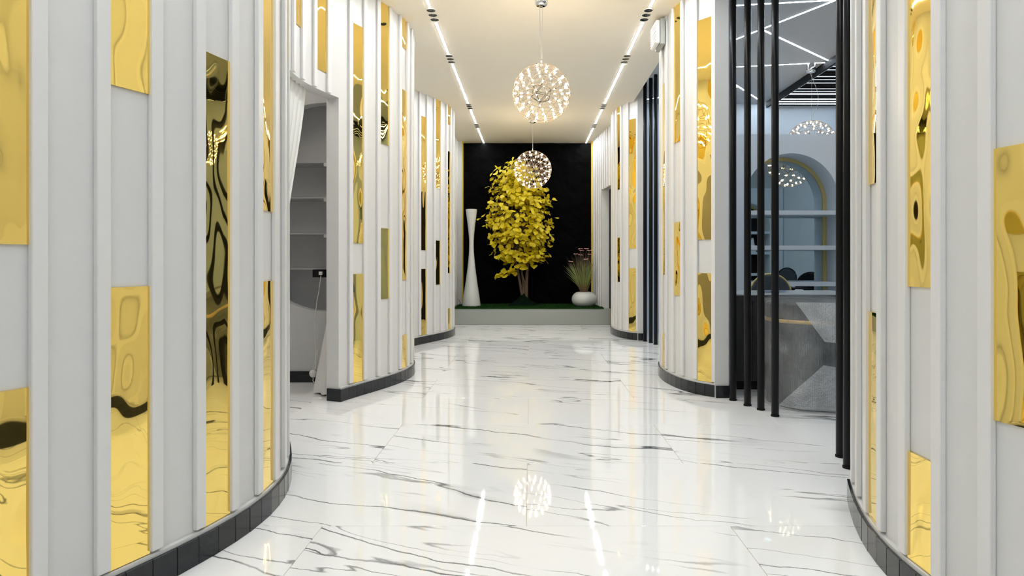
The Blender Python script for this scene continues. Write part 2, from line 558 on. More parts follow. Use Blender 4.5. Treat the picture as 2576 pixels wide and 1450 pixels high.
# ------------------------------------------------------------------ corridor walls, left
ys = [i * 0.05 for i in range(-60, 74)]
pathLA = Path([(left_x(y), y) for y in ys], -1)
def gold_LA(k):   # bay 0 lies between the batten at y=1.94 and the next one
    return {-2: [(1.084, 3.0), (0.10, 0.70)], 0: [(1.571, 3.0), (0.10, 0.96)], 2: [(0.10, 1.776)], 4: [(1.246, 3.0), (0.10, 0.957)],
            6: [(2.0, 3.0)], -4: [(0.8, 2.2)], -6: [(1.5, 3.0), (.1, .9)]}.get(k)
wLA = fluted_wall('wall_left_near', 'white fluted bulging wall at left beside the camera, four gold strip columns', pathLA, CEIL, 1.94, gold_LA)
base_tiles('baseboard_left_near', 'dark glazed tile skirting curving along the left wall nearest the camera', pathLA)

ys = [4.845 + i * 0.05 for i in range(0, 115)]
pathLB = Path([(left_x(y), y) for y in ys], -1)
def gold_LB(k):
    t = {0: [(1.177, 2.86), (0.10, 0.94)], 2: [(1.997, 3.2), (0.73, 1.308)], 4: [(2.90, 3.2), (0.875, 2.53), (0.10, 0.395)],
         6: [(0.9, 2.9), (0.1, 0.6)], 8: [(1.2, 2.6), (.1, .8)], 10: [(2.0, 3.2), (.7, 1.3)], 12: [(.9, 2.5)]}
    if k in t: return t[k]
    for key, v in ((19, 0), (21, 2), (23, 4), (25, 6)):
        if k == key: return t[v]
wLB = fluted_wall('wall_left_far', 'white fluted wall beyond the curtained opening, running to the plinth', pathLB, CEIL, 4.966, gold_LB, thick=0.11)
base_tiles('baseboard_left_far', 'black tile skirting along the left wall beyond the curtained opening', pathLB)
e = thing('baseboard_left_end', 'black tile skirting on the end of wall beside the curtained opening', 'baseboard'); e['kind'] = 'structure'
p, n = pathLB.at(0)
m_ = Vector((n.y, -n.x))          # the end of the wall faces back along the corridor
q = p - n * 0.058 + m_ * 0.007
link('tile', box_mesh('tile', M['basetile'], 0.128, 0.012, 0.092, 0.001, 1), e, (q.x, q.y, 0), orient(m_))
# header over the opening
ys = [3.62 + i * 0.05 for i in range(0, 25)] + [4.846]
pathLH = Path([(left_x(y), y) for y in ys], -1)
def gold_LH(k):
    return {-1: [(2.39, 3.15)], -3: [(2.59, 3.15)], -5: [(2.26, 2.52)]}.get(k)
fluted_wall('wall_left_header', 'white fluted header over the curtained opening on the left', pathLH, CEIL, 4.72, gold_LH, zlow=2.25, base=False, thick=0.11)

# ------------------------------------------------------------------ corridor walls, right
ys = [1.12 + i * 0.05 for i in range(0, 37)]
pathRA = Path([(right_a(y), y) for y in ys], 1)
def gold_RA(k):   # bay 0 lies between the batten at y=1.91 and the one at 2.088
    return {-2: [(0.623, 1.334)], 0: [(0.96, 3.3), (0.10, 0.443)], 2: [(1.318, 3.3), (0.10, 0.855)], -4: [(1.4, 2.6)]}.get(k)
fluted_wall('wall_right_near', 'white fluted bulging wall at right beside the camera, large gold panel at frame edge', pathRA, RCEIL, 1.91, gold_RA)
base_tiles('baseboard_right_near', 'dark tile skirting curving along the right wall nearest the camera', pathRA)

B_PTS = [(1.405, 4.99), (1.286, 5.138), (1.205, 5.336), (1.163, 5.56), (1.152, 5.75), (1.163, 5.94), (1.205, 6.164), (1.286, 6.36), (1.405, 6.51)]
def bulge(dy, tag_, name, label, base_name, base_label, end_name):
    pts = [(x, y + dy) for x, y in B_PTS]
    path = Path(catmull(pts), 1)
    t = {0: [(1.206, 2.92), (0.10, 0.945)], 2: [(2.02, 3.3), (0.755, 1.36)], 4: [(2.97, 3.3), (0.92, 2.60), (0.10, 0.40)],
         6: [(0.9, 2.0)], 8: [(1.5, 2.9), (.1, .8)]}
    wl = fluted_wall(name, label, path, RCEIL, pts[0][1] + 0.016, lambda k: t.get(k), thick=0.10)
    # plain return at the end of the bulge and a post behind it
    y = pts[0][1]
    MB().box(1.40, 1.505, y - 0.005, y + 0.11, 0, RCEIL).build('end_panel', M['white'], wl)
    MB().box(1.44, 1.575 if dy == 0 else 1.506, y + 0.14, 6.36 + dy, 0, RCEIL).build('room_side_panel', M['room'], wl)
    base_tiles(base_name, base_label, path)
    e = thing(end_name, base_label.replace('curving along', 'across the cut end of'), 'baseboard'); e['kind'] = 'structure'
    for i in range(1):
        q = box_mesh('tile', M['basetile'], 0.105, 0.012, 0.092, 0.001, 1)
        link('tile', q, e, (1.458, y - 0.012, 0), 0.0)
    link('tile', q, e, (1.515, y + 0.045, 0), PI / 2)
    return path
pathRB = bulge(0, 'b', 'wall_right_middle', 'white fluted bulging wall at right between the two pole screens', 'baseboard_right_middle',
               'black tile skirting curving along the middle right wall', 'baseboard_right_middle_end')
pathRC = bulge(3.60, 'c', 'wall_right_far', 'white fluted bulging wall at right nearest the yellow tree', 'baseboard_right_far',
               'black tile skirting curving along the farthest right wall', 'baseboard_right_far_end')

# ------------------------------------------------------------------ niche at the end
back = MB().box(-1.30, 1.30, 11.75, 11.87, 0.0, CEIL).build('wall_back', M['blackstone'])
tag(back, 'black rough stone wall behind the yellow tree', 'wall', kind='structure')
# rough black relief on its face
mb = MB(); nx, nz = 60, 84
vs = []
for j in range(nz + 1):
    for i in range(nx + 1):
        x = -1.2 + 2.28 * i / nx; z = 0.27 + (CEIL - 0.005 - 0.27) * j / nz
        d = mnoise.fractal(Vector((x * 2.2, z * 2.2, 3)), 1.0, 2.0, 5) * 0.03
        vs.append((x, 11.72 - d, z))
fs = [(j * (nx + 1) + i, j * (nx + 1) + i + 1, (j + 1) * (nx + 1) + i + 1, (j + 1) * (nx + 1) + i) for j in range(nz) for i in range(nx)]
mb.add(vs, fs); mb.build('stone_face', M['blackstone'], back)

nl = MB().box(-1.40, -1.301, 10.5, 11.75, 0, CEIL).build('wall_niche_left', M['white'])
tag(nl, 'white slatted side wall left of the black stone wall', 'wall', kind='structure')
sl = box_mesh('slat', M['batten'], 0.042, 0.026, CEIL - 0.28, 0.003, 1)
for i in range(5):
    link('slat', sl, nl, (-1.288, 10.75 + 0.172 * i, 0.28), PI / 2)
MB().box(-1.30, -1.206, 11.56, 11.75, 0.27, CEIL).build('jamb', M['white'], nl)
MB().box(-1.206, -1.186, 11.55, 11.75, 0.27, CEIL).build('gold_edge', M['goldtrim'], nl)
MB().box(-1.275, -1.262, 10.86, 10.93, 0.93, 1.02).build('switch', M['black'], nl)

def slant(y): return 1.092 + (11.55 - y) * 0.098
def prism(y0, y1, z0, z1, off=0.022):
    pts = [(slant(y0) + off, y0), (1.302, y0), (1.302, y1), (slant(y1) + off, y1)]
    vs = [(x, y, z) for z in (z0, z1) for x, y in pts]
    return MB().add(vs, [(3, 2, 1, 0), (4, 5, 6, 7)] + [(i, (i + 1) % 4, 4 + (i + 1) % 4, 4 + i) for i in range(4)])
nr = prism(10.92, 11.75, 0.262, CEIL).build('wall_niche_right', M['white'])
tag(nr, 'white slatted side wall right of the black stone wall, with doorway', 'wall', kind='structure')
prism(9.95, 10.92, 2.22, CEIL).build('door_header', M['white'], nr)
sr = box_mesh('slat', M['batten'], 0.042, 0.024, CEIL - 0.28, 0.003, 1)
sr2 = box_mesh('slat', M['batten'], 0.042, 0.024, CEIL - 2.222, 0.003, 1)
for i in range(9):
    y = 11.46 - 0.172 * i
    link('slat', sr if y > 10.93 else sr2, nr, (slant(y) + 0.011, y, 0.28 if y > 10.93 else 2.222), PI / 2 - 0.098)
MB().box(1.088, 1.21, 11.56, 11.75, 0.27, CEIL).build('jamb', M['white'], nr)
MB().box(1.066, 1.088, 11.55, 11.75, 0.27, CEIL).build('gold_edge', M['goldtrim'], nr)
dd = MB().box(1.302, 1.36, 10.0, 10.9, 0, 2.2).build('door_1', M['blackmatte'])
tag(dd, 'dark door leaf in the opening of the right niche wall', 'door', kind='structure')
bevel(MB().box(1.285, 1.302, 10.80, 10.82, 0.95, 1.07).build('handle', M['chrome'], dd), .003)
plain_door_fill = MB().box(1.31, 1.40, 10.0, 10.92, 2.2, CEIL).build('door_lintel', M['blackmatte'], dd)

plinth = MB().box(-1.30, 1.30, 10.66, 11.74, 0, 0.262).build('plinth', M['graypaint'])
bevel(plinth, 0.006)
tag(plinth, 'low grey painted plinth under the yellow tree', 'plinth')
mat = thing('turf_mat', 'dark green artificial grass mat laid on the grey plinth', 'turf')
bm_ = MB().box(-1.255, 1.19, 10.65, 11.70, 0.262, 0.276)
bm_.build('backing', M['grassmat'], mat)
mb = MB()
for i in range(7000):
    x = random.uniform(-1.25, 1.185); y = 10.655 + 1.04 * random.random() ** 1.5
    a = random.uniform(0, 2 * PI); h = random.uniform(.012, .024); r = .004
    dx, dy = math.cos(a) * r, math.sin(a) * r
    lx, ly = random.uniform(-.008, .008), random.uniform(-.008, .008)
    mb.add([(x - dx, y - dy, .274), (x + dx, y + dy, .274), (x + lx, y + ly, .274 + h)], [(0, 1, 2)])
o = mb.build('pile', M['grassmat'], mat); o['kind'] = 'stuff'

# ------------------------------------------------------------------ walls behind the camera and of the side rooms
def plain_wall(name, label, b, m):
    o = MB().box(*b).build(name, m); tag(o, label, 'wall', kind='structure'); return o
plain_wall('wall_front', 'plain white wall closing the corridor behind the camera', (-2.0, 2.0, -3.2, -3.05, 0, CEIL), M['white'])
plain_wall('wall_right_room_back', 'pale blue-grey end wall of the side room behind the arch', (1.3, 4.75, 9.69, 9.85, 0, RCEIL), M['room'])
plain_wall('wall_right_room_side', 'pale blue-grey far side wall of the side room', (4.62, 4.75, -3.2, 9.7, 0, RCEIL), M['room'])
plain_wall('wall_right_room_front', 'pale blue-grey wall of side room behind the camera', (1.5, 4.62, -1.2, -1.05, 0, RCEIL), M['room'])
plain_wall('wall_left_room_side', 'grey far side wall of the small left room', (-4.0, -3.85, 2.4, 5.9, 0, CEIL), M['leftroom'])
plain_wall('wall_left_room_front', 'grey near wall of the small left room', (-3.85, -1.7, 2.4, 2.55, 0, CEIL), M['leftroom'])

# plate with a hole: outline and hole share the same directions from the hole's centre
def plate_with_hole(x0, x1, z0, z1, hole, cx, cz, yf, yb, reveal=True):
    angs = sorted([(math.atan2(z - cz, x - cx), x, z) for x, z in hole])
    corners = [math.atan2(zz - cz, xx - cx) for xx in (x0, x1) for zz in (z0, z1)]
    def on_rect(a):
        c, s = math.cos(a), math.sin(a); t = 1e9
        if c > 1e-9: t = min(t, (x1 - cx) / c)
        if c < -1e-9: t = min(t, (x0 - cx) / c)
        if s > 1e-9: t = min(t, (z1 - cz) / s)
        if s < -1e-9: t = min(t, (z0 - cz) / s)
        return cx + c * t, cz + s * t
    def on_hole(a):
        m = len(angs)
        for i in range(m):
            a0, xx0, zz0 = angs[i]; a1, xx1, zz1 = angs[(i + 1) % m]
            if i == m - 1: a1 += 2 * PI
            for aa in (a, a + 2 * PI):
                if a0 <= aa <= a1 and a1 - a0 > 1e-9:
                    # intersect the ray with the segment
                    dx, dz = xx1 - xx0, zz1 - zz0
                    c, s = math.cos(a), math.sin(a)
                    den = c * dz - s * dx
                    t = ((xx0 - cx) * dz - (zz0 - cz) * dx) / den
                    return cx + c * t, cz + s * t
        return xx0, zz0
    al = sorted([a for a, _, _ in angs] + corners)
    mb = MB(); n = len(al)
    H = [on_hole(a) for a in al]; R = [on_rect(a) for a in al]
    for y, flip in ((yf, False), (yb, True)):
        vs = [(x, y, z) for x, z in H] + [(x, y, z) for x, z in R]
        fs = []
        for i in range(n):
            j = (i + 1) % n
            q = (i, n + i, n + j, j)
            fs.append(q[::-1] if flip else q)
        mb.add(vs, fs)
    vs = [(x, yf, z) for x, z in H] + [(x, yb, z) for x, z in H]
    mb.add(vs, [(i, (i + 1) % n, n + (i + 1) % n, n + i) for i in range(n)])
    vs = [(x, yf, z) for x, z in R] + [(x, yb, z) for x, z in R]
    mb.add(vs, [((i + 1) % n, i, n + i, n + (i + 1) % n) for i in range(n)])
    return mb

def stadium(cx, r, zb, zt, n=20):
    pts = [(cx + r * math.cos(PI * i / n), zt - r + r * math.sin(PI * i / n)) for i in range(n + 1)]
    pts += [(cx - r * math.cos(PI * i / n), zb + r - r * math.sin(PI * i / n)) for i in range(n + 1)]
    return pts

# left room: far wall with a round-ended niche and shelves
hole = stadium(-1.76, 0.73, 0.607, 2.40)
wl = plate_with_hole(-3.85, -1.44, 0, CEIL, [h for h in hole if h[0] <= -1.5 or True], -1.9, 1.45, 5.63, 5.75) if False else None
def clipped(pts, xmax):
    out = []
    for x, z in pts:
        out.append((min(x, xmax), z))
    return out
hole = clipped(stadium(-1.76, 0.73, 0.607, 2.40, 28), -1.50)
seen = []
for h in hole:
    if not seen or (Vector(h) - Vector(seen[-1])).length > 1e-4: seen.append(h)
wl = plate_with_hole(-3.85, -1.42, 0, CEIL, seen, -1.9, 1.45, 5.63, 5.74).build('wall_left_room_far', M['leftroom'])
tag(wl, 'grey wall with round-ended shelf niche seen through the curtained opening', 'wall', kind='structure')
MB().box(-2.6, -1.43, 5.96, 6.0, 0.5, 2.5).build('niche_back', M['leftroom'], wl)
MB().box(-1.45, -1.42, 5.74, 5.96, 0.5, 2.5).build('niche_side', M['leftroom'], wl)
for z in (0.966, 1.27, 1.58, 1.885):
    s = MB().box(-2.47, -1.50, 5.66, 5.95, z, z + 0.009).build('shelf', M['shelfgrey'], wl)
    MB().box(-1.78, -1.74, 5.64, 5.68, z - 0.03, z).build('shelf_clip', M['chrome'], s)
lb = MB().box(-3.85, -1.45, 5.612, 5.63, 0, 0.095).build('baseboard_left_room', M['basetile'])
tag(lb, 'black skirting on the grey wall below the shelf niche', 'baseboard', kind='structure')

lr = thing('light_line', 'added unseen fill light on the ceiling of the small left room', 'light strip', (-2.6, 4.1, CEIL))  # added fill light, out of view, only to brighten the small left room
MB().box(-.02, .02, -1.1, 1.1, -.004, 0).build('diffuser', emit('left_room_fill_light', (1.0, 0.94, 0.86), 64.0), lr)

# the lamp cord and outlet in the niche
o = thing('power_box', 'black power outlet box under the lowest shelf of the left niche', 'outlet', (-1.80, 5.60, 0.90))
b = box_mesh('housing', M['blackmatte'], 0.11, 0.06, 0.068, 0.006); link('housing', b, o)
b = box_mesh('plug', M['plastic'], 0.03, 0.03, 0.03, 0.004); link('plug', b, o, (0.02, -0.035, 0.02))
o = thing('cord_with_switch', 'thin white lamp cord with round inline dimmer hanging to the floor', 'cord', (0, 0, 0))
pts = [(-1.775, 5.55, 0.915), (-1.79, 5.55, 0.8), (-1.815, 5.56, 0.66), (-1.835, 5.57, 0.5), (-1.83, 5.57, 0.33), (-1.83, 5.57, 0.2), (-1.845, 5.56, 0.12),
       (-1.84, 5.54, 0.03), (-1.80, 5.45, 0.006), (-1.74, 5.40, 0.006)]
pl = catmull([(p[0], p[2]) for p in pts], 6)
yy = [pts[min(int(i / 6), len(pts) - 1)][1] for i in range(len(pl))]
MB().tube([(a[0], y, a[1]) for a, y in zip(pl, yy)], 0.0035, 6).build('cable', M['plastic'], o)
lp = [(-1.83 + 0.02 * math.sin(t * 5) + .03 * t, 5.555, 0.12 + 0.17 * math.sin(PI * t)) for t in [i / 20 for i in range(21)]]
MB().tube(lp, 0.003, 6).build('cable_loop', M['plastic'], o)
mb = MB().lathe([(0, -.034), (.018, -.030), (.029, -.015), (.033, 0.002), (.029, .018), (.015, .03), (0, .034)], 20)
mb.build('dimmer', M['plastic'], o, (-1.845, 5.565, 0.085))

# curtains
def curtain(name, label, fx, zt, zb, y_of, folds, amp, nu=70, nz=30):
    mb = MB(); vs = []
    for j in range(nz + 1):
        t = j / nz; z = zt + (zb - zt) * t
        y0, y1, xo = y_of(t)
        for i in range(nu + 1):
            u = i / nu
            ph = 2 * PI * folds * u
            vs.append((fx + xo + amp * math.sin(ph) * (0.75 + .25 * math.sin(3 * u + 2)), y0 + (y1 - y0) * u + 0.012 * math.cos(ph), z))
    fs = [(j * (nu + 1) + i, (j + 1) * (nu + 1) + i, (j + 1) * (nu + 1) + i + 1, j * (nu + 1) + i + 1) for j in range(nz) for i in range(nu)]
    mb.add(vs, fs, True)
    o = mb.build(name, M['curtain'])
    md = o.modifiers.new('thickness', 'SOLIDIFY'); md.thickness = 0.003
    tag(o, label, 'curtain')
    return o
def yl(t):
    e = min(1.0, t / 0.55); e = e * e * (3 - 2 * e) * 0.55 + e * 0.45
    return 3.68, 4.62 - 0.34 * e, -0.03 * e
curtain('curtain', 'white pleated curtain gathered aside at near end of left opening', -1.585, 2.30, 0.03, yl, 12, 0.022, 110)
def yr(t):
    return 4.98 - 0.02 * t, 5.30 + 0.10 * max(0, t - .6), 0
def curtain_bunch():
    mb = MB(); vs = []; nz, nu = 26, 40
    for j in range(nz + 1):
        t = j / nz; z = 2.30 - 2.285 * t
        flare = max(0, t - 0.72) / 0.28
        rx = 0.060 + 0.115 * flare; ry = 0.09 + 0.10 * flare
        for i in range(nu):
            a = 2 * PI * i / nu
            k = 1 + 0.12 * math.sin(a * 9)
            vs.append((-1.53 + rx * k * math.cos(a), 5.22 + ry * k * math.sin(a), z))
    fs = [(j * nu + i, (j + 1) * nu + i, (j + 1) * nu + (i + 1) % nu, j * nu + (i + 1) % nu) for j in range(nz) for i in range(nu)]
    mb.add(vs, fs, True)
    o = mb.build('curtain', M['curtain'])
    tag(o, 'bundled white curtain flaring at the floor behind the far jamb of left opening', 'curtain')
curtain_bunch()

# ------------------------------------------------------------------ ceiling light lines and downlights
LX, RX = -0.838, 0.99
TRIOS = [0.18, 2.29, 3.51, 5.62, 6.84, 8.95, 10.22]
ORD = ['first', 'second', 'third', 'fourth', 'fifth', 'sixth', 'seventh']
VIS = {5.62: 'nearest', 6.84: 'second nearest', 8.95: 'third nearest', 10.22: 'farthest'}
def strip(x0, y0, x1, y1, z, wdt, mat, label, name='light_line', group=None):
    L_ = math.hypot(x1 - x0, y1 - y0); a = math.atan2(y1 - y0, x1 - x0)
    o = thing(name, label, 'light strip', ((x0 + x1) / 2, (y0 + y1) / 2, z), a, group)
    MB().box(-L_ / 2, L_ / 2, -wdt / 2, wdt / 2, -0.003, 0.0).build('diffuser', mat, o)
    mb = MB().box(-L_ / 2, L_ / 2, -wdt / 2 - .003, -wdt / 2, -0.002, 0.0).box(-L_ / 2, L_ / 2, wdt / 2, wdt / 2 + .003, -0.002, 0.0)
    mb.build('channel', M['plastic'], o)
    return o
def seg_label(side, a, b):
    if a is None and b <= 1: return f'white light line on {side} of ceiling behind the camera'
    na, nb = VIS.get(a), VIS.get(b)
    if na and nb: return f'white light line on {side} of ceiling between {na} and {nb} downlight trios'
    if nb: return f'white light line on {side} of ceiling cut by frame top, before the nearest downlight trio'
    if na: return f'white light line on {side} of ceiling from farthest downlight trio to the black wall'
    return f'white light line on {side} of ceiling above the camera near y {b:.0f} metres'
dl_ring = MB().lathe([(0.0365, 0), (0.0365, -.004), (0.040, -.005), (0.0435, -.003), (0.044, 0)], 28).mesh('rim', M['plastic'])
dl_cup = MB().lathe([(0.0, -0.0006), (0.012, -0.0008), (0.024, -0.0016), (0.0366, -0.0035)], 28).mesh('reflector', simple('black_chrome', (0.02, 0.02, 0.022), 0.12, 0.6))
dl_lens = MB().lathe([(0, -0.0012), (0.009, -0.0012), (0.011, -0.0006)], 16).mesh('lens', simple('lens_glass', (0.05, 0.045, 0.045), 0.08))
for side, X in (('left', LX), ('right', RX)):
    yprev, tprev = -3.0, None
    ends = TRIOS + [None]
    for t in ends:
        y1 = (t - 0.185) if t is not None else 11.70
        if t is None: lab = f'white light line on {side} of ceiling from farthest downlight trio to the black wall'
        elif t in VIS and tprev in VIS: lab = f'white light line on {side} of ceiling between {VIS[tprev]} and {VIS[t]} downlight trios'
        elif t in VIS: lab = f'white light line on {side} of ceiling cut by the frame top'
        else: lab = f'white light line on {side} of ceiling out of frame, {ORD[TRIOS.index(t)]} from corridor front'
        strip(X, yprev, X, y1, CEIL, 0.019, M['led'], lab)
        if t is None: break
        if t > 2:
            for i, pos in ((-1, 'front'), (0, 'middle'), (1, 'rear')):
                wh = f'{VIS[t]} trio' if t in VIS else f'{"nearer" if t<3 else "farther"} out-of-frame trio'
                o = thing('downlight', f'black recessed downlight, {pos} one of {wh}, {side} light line', 'downlight', (X, t + i * 0.105, CEIL), 0, f'downlights in the {side} light line')
                link('rim', dl_ring, o); link('reflector', dl_cup, o); link('lens', dl_lens, o)
        yprev, tprev = t + 0.185, t

# ------------------------------------------------------------------ globe chandeliers
def icosphere_nodes(f):
    """vertices and edges of a geodesic sphere of frequency f"""
    ph = (1 + 5 ** .5) / 2
    V = [Vector(v).normalized() for v in ((-1, ph, 0), (1, ph, 0), (-1, -ph, 0), (1, -ph, 0), (0, -1, ph), (0, 1, ph), (0, -1, -ph), (0, 1, -ph), (ph, 0, -1), (ph, 0, 1), (-ph, 0, -1), (-ph, 0, 1))]
    F = [(0, 11, 5), (0, 5, 1), (0, 1, 7), (0, 7, 10), (0, 10, 11), (1, 5, 9), (5, 11, 4), (11, 10, 2), (10, 7, 6), (7, 1, 8), (3, 9, 4), (3, 4, 2), (3, 2, 6), (3, 6, 8), (3, 8, 9), (4, 9, 5), (2, 4, 11), (6, 2, 10), (8, 6, 7), (9, 8, 1)]
    pts, idx, edges = [], {}, set()
    def pid(p):
        k = tuple(round(c, 4) for c in p)
        if k not in idx: idx[k] = len(pts); pts.append(p)
        return idx[k]
    for a, b, c in F:
        g = {}
        for i in range(f + 1):
            for j in range(f + 1 - i):
                k = f - i - j
                g[i, j] = pid(((V[a] * i + V[b] * j + V[c] * k) / f).normalized())
        for i in range(f + 1):
            for j in range(f + 1 - i):
                for di, dj in ((1, 0), (0, 1), (1, -1)):
                    if (i + di, j + dj) in g: edges.add(tuple(sorted((g[i, j], g[i + di, j + dj]))))
    return pts, sorted(edges)
GP, GE = icosphere_nodes(3)
tilt = Matrix.Rotation(0.35, 3, 'X') @ Matrix.Rotation(0.2, 3, 'Y')
GP = [tilt @ p for p in GP]
bulb_me = MB().lathe([(0, 0), (0.0042, -.001), (0.0056, -.005), (0.0060, -.013), (0.0050, -.021), (0.0026, -.027), (0, -.028)], 8).mesh('bulb', M['bulb'])
bulb_dim = MB().lathe([(0, 0), (0.0045, -.001), (0.0062, -.006), (0.0066, -.014), (0.0058, -.022), (0.003, -.028), (0, -.029)], 8).mesh('bulb', M['roombulb'])
sock_me = MB().lathe([(0, .006), (.0042, .006), (.0048, -.002), (0, -.002)], 8).mesh('socket', M['wire'])

def chandelier(label, x, y, zc, dia, zceil, cord_bow=0.0, group='globe chandeliers', wire=0.0011, double=True):
    R = dia / 2
    root = thing('globe_chandelier', label, 'chandelier', (x, y, zc), 0, group)
    mb = MB()
    for a, b in GE:      # curved outer wires, two per edge, and straight inner struts
        pa, pb = GP[a], GP[b]
        side = pa.cross(pb).normalized() * 0.018
        for sgn in ((-1, 1) if double else (0,)):
            arc = []
            for i in range(5):
                t = i / 4
                q = (pa.lerp(pb, t)).normalized() * R + side * sgn * R * math.sin(PI * t)
                arc.append(q)
            mb.tube(arc, wire, 4, cap=False)
    o = mb.build('wire_frame', M['wire'], root)
    mb = MB()
    nb = {}
    for a, b in GE: nb.setdefault(a, []).append(b); nb.setdefault(b, []).append(a)
    for a, b in GE:      # inner struts on a smaller sphere
        if (a * 7 + b * 3) % 3: continue
        mb.tube([GP[a] * R * 0.99, (GP[a] + GP[b]).normalized() * R * 0.84, GP[b] * R * 0.99], wire * 0.9, 4, cap=False)
    mb.build('inner_struts', M['wire'], root)['kind'] = 'stuff'
    mb = MB()
    IP, IE = icosphere_nodes(1)
    IP = [tilt @ p for p in IP]
    for a, b in IE: mb.tube([IP[a] * R * .36, IP[b] * R * .36], .0021, 4, cap=False)
    for p in IP:
        q = max(GP, key=lambda g: g.dot(p))
        mb.tube([p * R * .36, q * R * .97], .0011, 4, cap=False)
    mb.build('strut_core', M['darkrod'], root)
    for i, p in enumerate(GP):
        q = Vector((0, 0, 1)).rotation_difference(p)
        bo = link('bulb', bulb_dim if 'side room' in label else bulb_me, root); bo.location = p * (R - 0.003); bo.rotation_mode = 'QUATERNION'; bo.rotation_quaternion = q
        so = link('socket', sock_me, bo)
    # fittings
    H = zceil - zc
    MB().lathe([(0, R + .045), (.004, R + .045), (.005, R + .03), (.008, R + .012), (.008, R - .01), (0, R - .01)], 12).build('top_fitting', M['chrome'], root)
    can = MB().lathe([(0.0, H), (0.050, H), (0.0525, H - .004), (0.0525, H - .075), (0.049, H - .090), (0.040, H - .100), (0.0, H - .098)], 36)
    can.build('canopy', M['chrome'], root)
    MB().tube([(0.008, 0, H - .095), (0.006, 0, R + .04)], 0.0012, 5).build('steel_wire', M['cable'], root)
    c = []
    for i in range(17):
        t = i / 16
        c.append((-0.012 + cord_bow * math.sin(PI * t) * (0.6 + .6 * t) + 0.012 * t, 0.006 * math.sin(PI * t), H - .098 + (R + .035 - H + .098) * t))
    MB().tube(c, 0.0022, 6).build('power_cord', M['cable'], root)
    return root
chandelier('glowing globe chandelier of thin wires hanging nearest, over the corridor', 0.084, 5.16, 2.36, 0.452, CEIL + 0.0, -0.004, wire=0.0014, double=False)
chandelier('glowing globe chandelier of dense wires hanging in front of the yellow tree', 0.028, 9.54, 2.37, 0.548, CEIL, 0.0, wire=0.0013)
chandelier('globe chandelier in side room, half hidden by the arch partition top', 3.30, 7.72, 2.41, 0.56, RCEIL, 0.10, wire=0.0017, double=False, group='globe chandeliers in the side room')
chandelier('globe chandelier in side room seen in the arch mirror', 3.42, 5.95, 2.30, 0.56, RCEIL, 0.0, wire=0.0017, double=False, group='globe chandeliers in the side room')

# ------------------------------------------------------------------ black pole screens
pole_me = MB().lathe([(0, 0), (.0225, 0), (.0225, .012), (.0245, .014), (.0245, RCEIL - .012), (.0225, RCEIL - .010), (.0225, RCEIL), (0, RCEIL)], 20).mesh('pole', M['black'])
def pole(x, y, label, group):
    o = thing('black_pole', label, 'pole', (x, y, 0), 0, group)
    link('tube', pole_me, o)
    link('foot_cap', MB().lathe([(0, 0), (.0275, 0), (.0275, .01), (.026, .012)], 20).mesh('foot_cap', M['blackmatte']), o)
for (x, y), nm in zip([(1.508, 4.89), (1.557, 4.71), (1.606, 4.576), (1.636, 4.39)],
                      ['leftmost of the four spaced poles in near side-room screen', 'second from left of the four spaced poles in near screen',
                       'third from left of the four spaced poles in near screen', 'rightmost of the four spaced poles in near screen']):
    pole(x, y, 'black round floor-to-ceiling pole, ' + nm, 'poles of the near screen')
pole(1.645, 3.48, 'black floor-to-ceiling pole, left one of the pair beside right near wall', 'poles of the near screen')
pole(1.595, 3.294, 'black floor-to-ceiling pole, right one of the pair beside right near wall', 'poles of the near screen')
for (x, y), nm in zip([(1.482, 8.50), (1.526, 8.33), (1.555, 8.16)], ['leftmost', 'middle', 'rightmost']):
    pole(x, y, f'black floor-to-ceiling pole, {nm} of three in far screen beyond middle right wall', 'poles of the far screen')

for (x, y), nm in zip([(1.60, 0.72), (1.62, 0.54), (1.64, 0.36), (1.60, -0.40)], ['first', 'second', 'third', 'fourth']):
    pole(x, y, f'black floor-to-ceiling pole beside the camera, out of frame, {nm} from the right near wall', 'poles beside the camera')
# ------------------------------------------------------------------ emergency light on the middle right wall
o = thing('emergency_light', 'white ribbed emergency light box high on the middle right wall', 'light box', (1.095, 5.73, 2.90))
b = box_mesh('back_plate', M['graypaint'], 0.04, 0.24, 0.22, 0.004); link('back_plate', b, o, (0.036, 0, -0.0))
b = box_mesh('diffuser', M['plastic'], 0.036, 0.22, 0.20, 0.01); link('diffuser', b, o, (-0.004, 0, 0.01))
rb = box_mesh('rib', M['plastic'], 0.008, 0.21, 0.012, 0.003, 1)
for i in range(8): link('rib', rb, o, (-0.024, 0, 0.020 + i * 0.023))
MB().tube([(0.03, 0, 0.2), (0.032, 0.02, 0.22)], 0.004, 6).build('cable', M['blackmatte'], o)

# ------------------------------------------------------------------ things on the plinth
o = thing('floor_vase', 'tall white hourglass-shaped floor vase at left of the yellow tree', 'vase', (-1.005, 11.13, 0.276))
prof = [(0, 0), (.152, 0), (.156, .006)]
ctrl = [(0, .156), (.15, .138), (.35, .108), (.6, .073), (.85, .047), (1.0, .0395), (1.15, .041), (1.35, .060), (1.5, .079), (1.62, .094), (1.64, .094)]
cc = catmull([(b, a) for a, b in ctrl], 5)
prof += [(r, z) for r, z in cc[1:]]
prof += [(.090, 1.642), (.086, 1.63), (.07, 1.55), (0, 1.5)]
MB().lathe(prof, 40).build('body', M['lampwhite'], o)
MB().tube([(-.15, .02, .01), (-.19, .0, .006), (-.22, .05, .015), (-.20, .1, .05), (-.235, .15, .10)], .004, 6).build('cord', M['blackmatte'], o)

